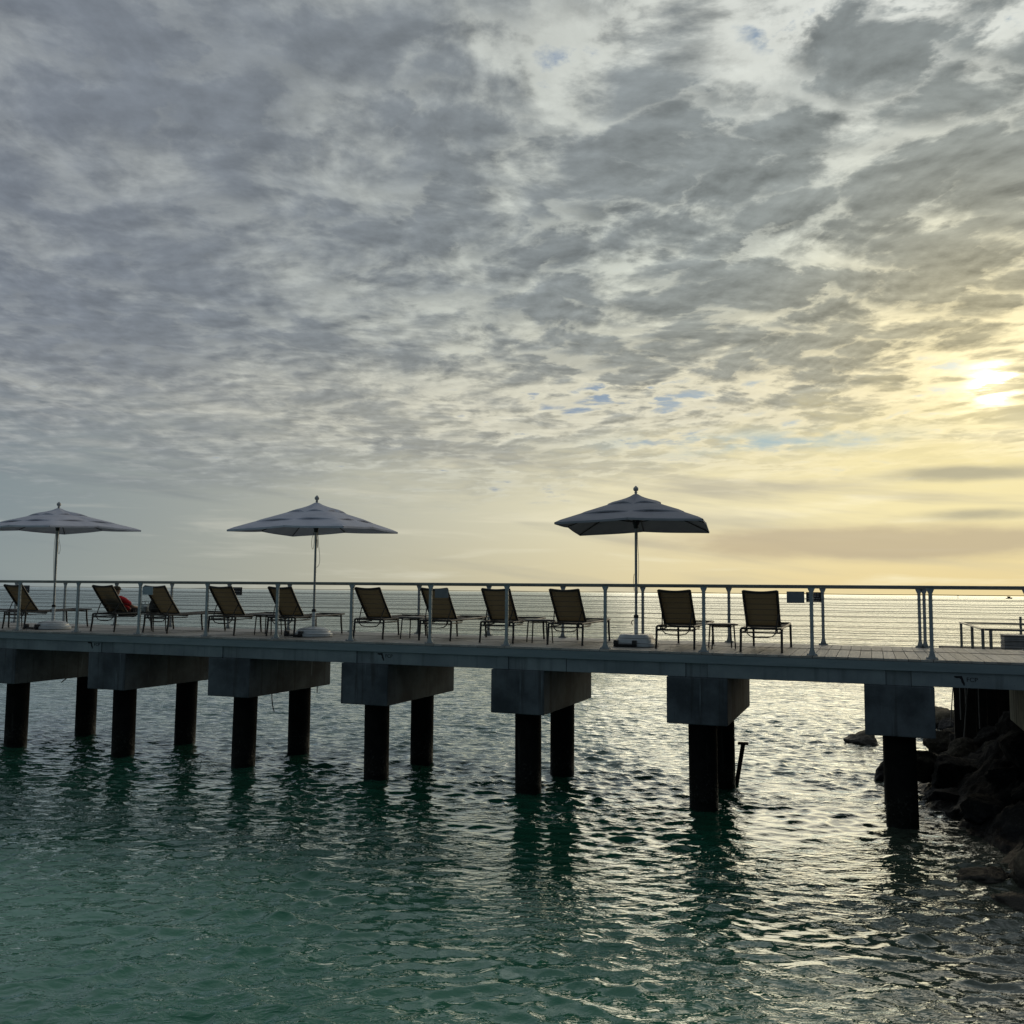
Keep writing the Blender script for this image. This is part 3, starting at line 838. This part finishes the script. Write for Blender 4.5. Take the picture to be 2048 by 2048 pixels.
def carried():
    o = empty('backpack', (-14.23, 15.90, ZD+.421))
    mb = MB().lathe([(.10, 0), (.15, .02), (.165, .10), (.155, .20), (.12, .27), (.05, .305)], (0, 0, 0), 24, 3.2)
    mb.build('pack_body', 'pack_cloth', o, 60)
    MB().lathe([(.06, 0), (.10, .02), (.105, .08), (.07, .13)], (0, -.105, .03), 18, 3.).build('front_pocket', 'pack_cloth', o, 60)
    MB().tube([(-.04, .02, .295), (-.03, .02, .345), (.03, .02, .345), (.04, .02, .295)], .010, 6).build('grab_loop', 'pack_cloth', o, 60)
    o.scale = (.62, .62, .88)
    tag(o, 'dark rounded backpack standing on the side table beside the lounger with the pale plate', 'bag')
    m, N, b, _ = mat('pattern_cloth', .8)
    v = N.node('ShaderNodeTexVoronoi'); N.put(v.inputs['Vector'], opos(N)); v.inputs['Scale'].default_value = 34.
    N.put(b.inputs['Base Color'], N.mix(N.ss(v.outputs[0], .25, .35), (.05, .16, .11), (.50, .52, .48))); M['pattern'] = m
    o = empty('beach_bag', (-14.56, 15.98, ZD+.421))
    MB().lathe([(.075, 0), (.095, .02), (.10, .12), (.085, .165), (.078, .16)], (0, 0, 0), 20, 3.).build('bag_body', 'pattern', o, 60)
    for q in (-.05, .05):
        MB().tube([(-.05, q, .155), (-.04, q, .21), (.04, q, .21), (.05, q, .155)], .006, 6).build('handle', 'dark_cloth', o, 60)
    tag(o, 'small white and green patterned beach bag on the table next to the person in red', 'bag')
    o = empty('drink_cup', (-14.43, 15.85, ZD+.421))
    MB().lathe([(.028, 0), (.030, .004), (.040, .11), (.041, .112)], (0, 0, 0), 20).build('cup_body', 'crate_grey', o, 40)
    MB().lathe([(.043, 0), (.043, .008), (.03, .016)], (0, 0, .112), 20).build('lid', 'white_plastic', o, 40)
    tag(o, 'pale drink cup with a lid on the bag table, left of the dark backpack', 'cup')

# ------------------------------------------------------------------ under and beyond the pier
def odds():
    def strap(pts, w, label):
        mb = MB(); rows = [[(x-w/2, y, z), (x+w/2, y, z)] for x, y, z in pts]
        o = mb.quadgrid(rows, .004).build('hanging_strap', 'rust'); tag(o, label, 'strap')
    z = EYE
    strap([(-11.42, 16.2, z-2.035), (-11.41, 16.2, z-2.2), (-11.395, 16.21, z-2.35), (-11.36, 16.22, z-2.48)], .022, 'long thin dark strap hanging in a curve under the third pile cap')
    strap([(-11.05, 17.3, z-2.035), (-11.05, 17.3, z-2.18)], .02, 'short dark strap hanging at the seaward end of the third pile cap')
    o = MB().tube([(-17.45, 16.8, z-2.03), (-17.52, 16.78, z-2.12), (-17.62, 16.75, z-2.2)], .012, 6).build('bent_rod', 'rust'); tag(o, 'bent rusty rod end poking out under the leftmost pile cap', 'rod')
    o = empty('leaning_pole', (-2.27, 17.45, 0))
    MB().tube([(-.18, 0, -.9), (-.05, 0, 0), (.075, 0, .73)], .040, 10).build('shaft', 'rust', o, 50)
    MB().box(-.015, -.06, .715, .165, .06, .755, .008).build('cross_head', 'rust', o)
    tag(o, 'dark rusty pole with a T head leaning out of the water beside a far pile', 'pole')
    # timber landing beyond the right end
    o = empty('landing', (3.5, 21.5, EYE-1.17)); inv = Matrix.Translation((-3.5, -21.5, -(EYE-1.17)))
    def P(ob, par=None): ob.parent = par or o; ob.matrix_parent_inverse = inv; return ob
    zt = EYE-1.15
    mb = MB()
    for k in range(35): mb.box(1.50, 18.95+k*.142, zt-.04, 9.0, 18.95+k*.142+.134, zt)
    P(mb.build('deck_boards', 'dock_wood'))
    P(MB().box(1.48, 18.90, zt-.15, 9., 18.94, zt-.005).build('edge_beam', 'dock_wood'))
    P(MB().box(1.46, 18.95, zt-.15, 1.495, 23.95, zt-.005).build('edge_beam', 'dock_wood'))
    mb = MB()
    for k in range(30): mb.box(1.46+k*.19, 20.0, -.3, 1.46+k*.19+.183, 20.09+.02*(k % 2), zt-.16)
    P(mb.build('bulkhead', 'bulkhead_wood'))
    for a, b in (((1.45, -1.70), (1.375, -2.48)), ((1.70, -1.70), (1.60, -2.72)), ((1.655, -1.70), (1.655, -2.05)), ((1.56, -1.70), (1.56, -2.35)), ((1.88, -1.70), (1.88, -2.5))):
        P(MB().tube([(a[0], 19.93, EYE+a[1]+.3*(b[0] != a[0])*0+.22), (a[0], 19.93, EYE+a[1]), (b[0], 19.90, EYE+b[1])], .011, 6).build('brace_pole', 'pale_pole'))
    tag(o, 'weathered timber landing on a dark plank bulkhead beyond the right end of the pier', 'dock')
    r = empty('landing_railing', (1.9, 21.2, zt)); inv2 = Matrix.Translation((-1.9, -21.2, -zt))
    zr = EYE-.60
    def P2(ob): ob.parent = r; ob.matrix_parent_inverse = inv2
    for x, y in ((1.90, 23.4), (1.885, 20.8), (1.90, 19.05), (2.03, 19.05), (4.2, 19.05), (4.2, 23.4)):
        mb = MB().box(x-.026, y-.026, zt+.001, x+.026, y+.026, zr-.012, .004); mb.box(x-.06, y-.05, zt+.001, x+.06, y+.05, zt+.012)
        P2(mb.build('post', 'handrail_metal'))
    mb = MB().box(1.86, 19.02, zr-.012, 1.935, 23.43, zr+.012); mb.box(1.937, 23.37, zr-.022, 9, 23.43, zr+.012); mb.box(1.937, 19.02, zr-.025, 9, 19.08, zr+.012)
    P2(mb.build('handrail', 'handrail_metal'))
    mb = MB()
    for k in range(1, 5):
        zz = zt+(zr-zt)*k/5
        mb.tube([(9, 19.05, zz), (1.90, 19.05, zz), (1.90, 23.4, zz), (9, 23.4, zz)], .0035, 5)
    P2(mb.build('cable', 'cable_steel'))
    tag(r, 'low cable railing round the timber landing at the right edge', 'railing')
    mb = MB(); bx = 2.42
    c = empty('slatted_box', (2.9, 20.8, zt+.001))
    b2 = MB().box(-.48+.02, -.28, .03, .48-.02, .28, .35).build('box_body', 'bulkhead_wood', c)
    for k in range(4): mb.box(-.48, -.30, .02+k*.088, .48, -.281, .02+k*.088+.078, .004); mb.box(-.48, .281, .02+k*.088, .48, .30, .02+k*.088+.078, .004); mb.box(-.48, -.279, .02+k*.088, -.461, .279, .02+k*.088+.078, .004); mb.box(.461, -.279, .02+k*.088, .48, .279, .02+k*.088+.078, .004)
    mb.build('slats', 'crate_grey', c)
    MB().box(-.49, -.31, .372, .49, .31, .395, .006).build('lid', 'crate_grey', c)
    tag(c, 'grey slatted storage box with a lid standing on the timber landing', 'box')
    pz = MB().box(2.885, 22.0-.025, zt+.001, 2.93, 22.025, EYE-.42, .004); pz.box(2.86, 21.95, zt+.001, 2.955, 22.05, zt+.014)
    tag(pz.build('mooring_post', 'handrail_metal'), 'single taller dark post standing behind the slatted box', 'post')
    # far out
    b = empty('fishing_boat', (185., 1500., 0), .35)
    mb = MB(); hull = []
    for i in range(9):
        f = i/8; w = 1.25*math.sin(math.pi*min(1, .25+f*.75))**.6*(1 if f < .8 else 1-(f-.8)*4)
        w = max(w, .04); zk = 1.0+.9*f*f
        hull.append([(-4.5+9*f, -w, zk), (-4.5+9*f, -w*.75, .2), (-4.5+9*f, 0, -.3), (-4.5+9*f, w*.75, .2), (-4.5+9*f, w, zk)])
    mb.quadgrid(hull, .08).build('hull', 'hull_dark', b)
    MB().box(-2.2, -.85, .7, 1.4, .85, 2.9, .1).build('cabin', 'hull_dark', b)
    mb = MB().tube([(-.6, 0, 2.8), (-.6, 0, 4.9)], .12, 6); mb.tube([(-.6, 0, 4.6), (-4.2, 0, 2.6)], .07, 6)
    mb.build('mast', 'hull_dark', b)
    MB().box(-2.6, -1., 2.9, 1.7, 1., 3.08, .05).build('roof', 'hull_dark', b)
    tag(b, 'tiny dark fishing boat on the horizon at the right', 'boat')
    b = empty('channel_marker', (103., 1300., 0))
    MB().tube([(0, 0, -1), (0, 0, 4.2)], .22, 8).build('post', 'hull_dark', b)
    MB().box(-.7, -.1, 3.2, .7, .1, 4.4, .05).build('day_board', 'hull_dark', b)
    tag(b, 'tiny dark channel marker post on the horizon left of the fishing boat', 'marker')

SH = [(2, 4.2), (9, 2.3), (11.4, 1.75), (12.2, 1.55), (13.2, 1.45), (14.4, 1.45), (15.5, 1.05), (17, .72), (19, .50), (22, 1.05), (26, 1.55), (30, 2.05), (36, 2.9), (60, 5.5)]
def shore_x(y):
    for (a, b), (c, d) in zip(SH, SH[1:]):
        if a <= y <= c: return b+(d-b)*(y-a)/(c-a)
    return SH[-1][1]
def shore_h(x, y):
    d = x-shore_x(y)
    h = .62*d if d > 0 else .5*d
    top = 1.5 if y > 14 else .9
    h = min(h, top+.12*(d-2.2) if d > 2.2 else h)
    n = mnoise.fractal((x*1.5, y*1.5, 3.), 1., 2., 5)*.24+mnoise.fractal((x*5., y*5., 1.), .7, 2., 4)*.07+mnoise.noise((x*.8, y*.8, 9.))*.14
    return max(-1.5, h-.12+n*min(1, .5+abs(d)))
def build_shore():
    mb = MB(); V = []
    xs = [-1.+.055*i for i in range(125)]+[6.2, 7.2, 9, 12, 16]; ys = [2, 4, 6]+[7+.075*i for i in range(350)]+[34, 36, 40, 46, 55]
    V = [[mb.b.verts.new((x+max(0, shore_x(y)-1.0)*.6, y, shore_h(x+max(0, shore_x(y)-1.0)*.6, y))) for y in ys] for x in xs]
    for a, b in zip(V, V[1:]):
        for j in range(len(ys)-1): mb.b.faces.new((a[j], b[j], b[j+1], a[j+1]))
    struct(mb.build('shore', 'rock_shaded', None, 180))
def rock_mesh(seed, sx, sy, sz):
    mb = MB(); bmesh.ops.create_icosphere(mb.b, subdivisions=4, radius=1.)
    rnd = random.Random(seed); off = Vector((rnd.uniform(-50, 50), rnd.uniform(-50, 50), rnd.uniform(-50, 50)))
    planes = [(Vector((rnd.gauss(0, 1), rnd.gauss(0, 1), rnd.gauss(0, 1))).normalized(), rnd.uniform(.55, .85)) for _ in range(7)]
    for v in mb.b.verts:
        p = v.co.normalized(); q = p.copy()
        for n, d in planes:
            t = q.dot(n)
            if t > d: q -= n*(t-d)*.85
        q *= 1+.17*mnoise.fractal(p*1.6+off, 1., 2., 6)+.09*mnoise.fractal(p*4.5+off, .7, 2., 5)
        v.co = Vector((q.x*sx, q.y*sy, q.z*sz))
    return mb
def rocks():
    named = [
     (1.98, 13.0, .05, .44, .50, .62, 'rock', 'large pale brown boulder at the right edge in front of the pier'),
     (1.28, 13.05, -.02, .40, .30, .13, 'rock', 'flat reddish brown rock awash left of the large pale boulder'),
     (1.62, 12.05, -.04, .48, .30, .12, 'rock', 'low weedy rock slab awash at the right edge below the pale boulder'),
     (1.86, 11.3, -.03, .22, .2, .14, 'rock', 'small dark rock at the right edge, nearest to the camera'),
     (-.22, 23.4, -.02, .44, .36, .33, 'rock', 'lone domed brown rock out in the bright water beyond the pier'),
     (.22, 19.1, -.02, .28, .26, .36, 'rock_shaded', 'dark rock showing at the left of the nearest pile at the right'),
     (1.75, 18.6, .34, .55, .45, .25, 'rock_half_shade', 'flat pale topped boulder lying in the shade under the pier'),
     (1.34, 21.6, .35, .36, .35, .30, 'rock_half_shade', 'pale boulder just right of the nearest pile cap, beyond the pier'),
     (.80, 18.2, .45, .30, .3, .3, 'rock_half_shade', 'light brown boulder right behind the nearest pile at the right'),
     (2.2, 18.9, .60, .42, .4, .35, 'rock_half_shade', 'brown boulder high on the shaded bank under the pier, below the pile cap coloured as if lit'),
     (1.62, 19.6, .55, .38, .34, .22, 'rock_half_shade', 'brown boulder on the shaded bank below the pale brace poles'),
     (1.75, 27.5, -.05, .7, .9, .52, 'rock', 'yellowish brown rock heap in the gap between pile cap and bulkhead'),
     (1.15, 17.0, .12, .34, .3, .18, 'rock_shaded', 'low wet rock at the foot of the shaded bank beside the nearest pile'),
    ]
    i = 0
    for x, y, z, a, b, c, m, lab in named:
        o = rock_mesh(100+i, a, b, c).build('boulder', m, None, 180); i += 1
        o.location = (x, y, z); o.rotation_euler.z = random.uniform(0, 6)
        tag(o, lab, 'rock', 'rocks along the right hand shore')
    rnd = random.Random(5); protos = [rock_mesh(300+k, .36, .30, .24).build('boulder', 'rock_shaded', None, 180) for k in range(5)]
    n = 0
    spots = []
    while n < 34:
        y = rnd.uniform(15.4, 27.); x = shore_x(y)+rnd.uniform(.15, 2.3)
        if any((x-a)**2+(y-b)**2 < .14 for a, b in spots): continue
        spots.append((x, y))
        o = protos[n] if n < 5 else protos[n % 5].copy()
        if n >= 5: COL.objects.link(o)
        s = rnd.uniform(.6, 1.35)
        o.location = (x, y, shore_h(x, y)+.05); o.scale = (s, s, s*rnd.uniform(.8, 1.2)); o.rotation_euler = (rnd.uniform(-.3, .3), rnd.uniform(-.3, .3), rnd.uniform(0, 6))
        tag(o, 'dark boulder among many on the shaded bank under and behind the pier', 'rock', 'dark boulders on the shaded bank'); n += 1

def build_all():
    build_world(); build_camera()
    sc = bpy.context.scene
    sc.view_settings.view_transform = 'Standard'; sc.view_settings.look = 'None'; sc.view_settings.exposure = 0.; sc.view_settings.gamma = 1.
    sun = bpy.data.lights.new('sun', 'SUN'); sun.energy = SUN_E; sun.angle = R(SUN_A); sun.color = (1., .84, .60)
    so = bpy.data.objects.new('sun', sun); COL.objects.link(so)
    so.rotation_euler = (-SUN_DIR).to_track_quat('-Z', 'Y').to_euler(); so.location = SUN_DIR*60
    build_water(); build_shore(); build_pier()
    railing('railing', YR, [-28.4, -26.7, -25., -23.4, -21.7, -20.1, -18.66, -17.03, -15.40, -13.77, -12.11, -10.48, -8.87, -7.27, -5.82, -4.08, -2.47, -.84, .82, 2.48, 4.1, 5.8], 'cable railing along the near edge of the pier deck, carrying the plain grey plates')
    railing('railing', YB, [-28., -25.9, -24.2, -22.5, -20.8, -19.13, -17.46, -15.75, -14.07, -12.40, -10.75, -9.10, -7.47, -5.84, -4.19, -2.52, -.82, .81, .892, 2.5, 4.2, 5.9], 'cable railing along the seaward deck edge, behind the loungers, carrying black notices')
    lo = make_lounger()
    for i, (x, y, lab) in enumerate(LOUNGERS):
        o = lo if i == 0 else copy_tree(lo)
        o.location = (x, y, ZD+.002); o.rotation_euler.z = R(random.uniform(-1.6, 1.6)); tag(o, lab, 'sun lounger', 'sun loungers in a row facing the sea')
    tb = make_table()
    for i, (x, y, rz, lab) in enumerate(TABLES):
        o = tb if i == 0 else copy_tree(tb)
        o.location = (x, y, ZD+.002); o.rotation_euler.z = rz; tag(o, lab, 'side table', 'side tables between the loungers')
    d = .923
    make_umbrella('parasol', -3.81, 16.0, d+1.21, d+1.755, .017, -.018, 'square', 'square grey parasol, shade put in its fabric colour, at the right on a stepped square white base', half=1.21, rot=6.7, fabric='canopy_fabric_shaded',
        loops=([(.03, -.02, -.05), (.035, -.02, -.35), (.055, -.02, -.62), (.05, -.02, -.9), (.035, -.02, -1.12), (.03, -.01, -1.2)], [(-.03, -.01, -.85), (-.045, -.02, -.95), (-.03, -.01, -1.15)], [(.03, -.03, -.01), (.055, -.03, -.04), (.075, -.03, -.075)]))
    make_umbrella('parasol', -10.31, 15.95, d+1.233, d+1.765, .015, .019, 'round', 'square grey middle parasol with cord loops hanging from its hub and a round base', half=1.23, rot=4.2,
        loops=([(-.03, 0, -.02), (-.085, -.02, -.18), (-.08, -.02, -.36), (-.045, -.02, -.42), (-.035, 0, -.25), (-.05, 0, -.03)], [(.04, 0, -.02), (.07, -.01, -.3), (.12, -.02, -.56), (.11, -.02, -.70), (.05, -.01, -.76), (.03, 0, -.76)], [(.03, 0, -.02), (.05, 0, -.25), (.04, 0, -.42), (.03, 0, -.2)]))
    make_umbrella('parasol', -16.90, 15.75, d+1.345, d+1.785, .012, .023, 'round', 'square pale grey parasol at the left edge, partly outside the picture', half=1.224, rot=-3.,
        loops=([(-.03, 0, -.02), (-.07, -.01, -.3), (-.06, -.01, -.8), (-.035, -.01, -1.15), (-.03, 0, -1.2)], [(-.04, 0, -.02), (-.045, 0, -.6), (-.03, 0, -1.1)], [(.03, 0, -.02), (.06, -.01, -.25), (.12, -.01, -.42), (.10, -.01, -.58), (.05, -.01, -.56), (.04, 0, -.3)]))
    zt = EYE+.043
    plate('plate', -13.57, YR-.0125, .26, .165, zt-.01, 'sign_sheen', 'palest plain plate, reflection put in its colour, on the near railing, over the corner of a lounger left of centre', 'plate', 'plain plates on the near railing')
    plate('plate', -7.05, YR-.0125, .26, .165, zt, 'sign_grey', 'plain grey plate on the near railing, covering a lounger back in mid pier', 'plate', 'plain plates on the near railing')
    plate('plate', -1.07, YR-.0125, .26, .175, zt, 'sign_grey', 'plain dark grey plate on the near railing, right of the rightmost lounger', 'plate', 'plain plates on the near railing')
    plate('notice_sign', -20.47, YB-.0125, .28, .19, zt, 'sign_black', 'black notice with pale lines on the far railing, leftmost, behind the first lounger', 'sign', 'black notices on the far railing', 3)
    plate('notice_sign', -13.84, YB-.0125, .28, .185, zt, 'sign_black', 'black notice with pale lines on the far railing, left of the middle parasol', 'sign', 'black notices on the far railing', 3)
    plate('notice_sign', -.975, YB-.0125, .27, .185, zt, 'sign_black', 'black notice on the far railing, behind a post right of the rightmost lounger', 'sign', 'black notices on the far railing', 4)
    person(); carried(); odds(); rocks()
SUN_E, SUN_A = .5, 46.
build_all()
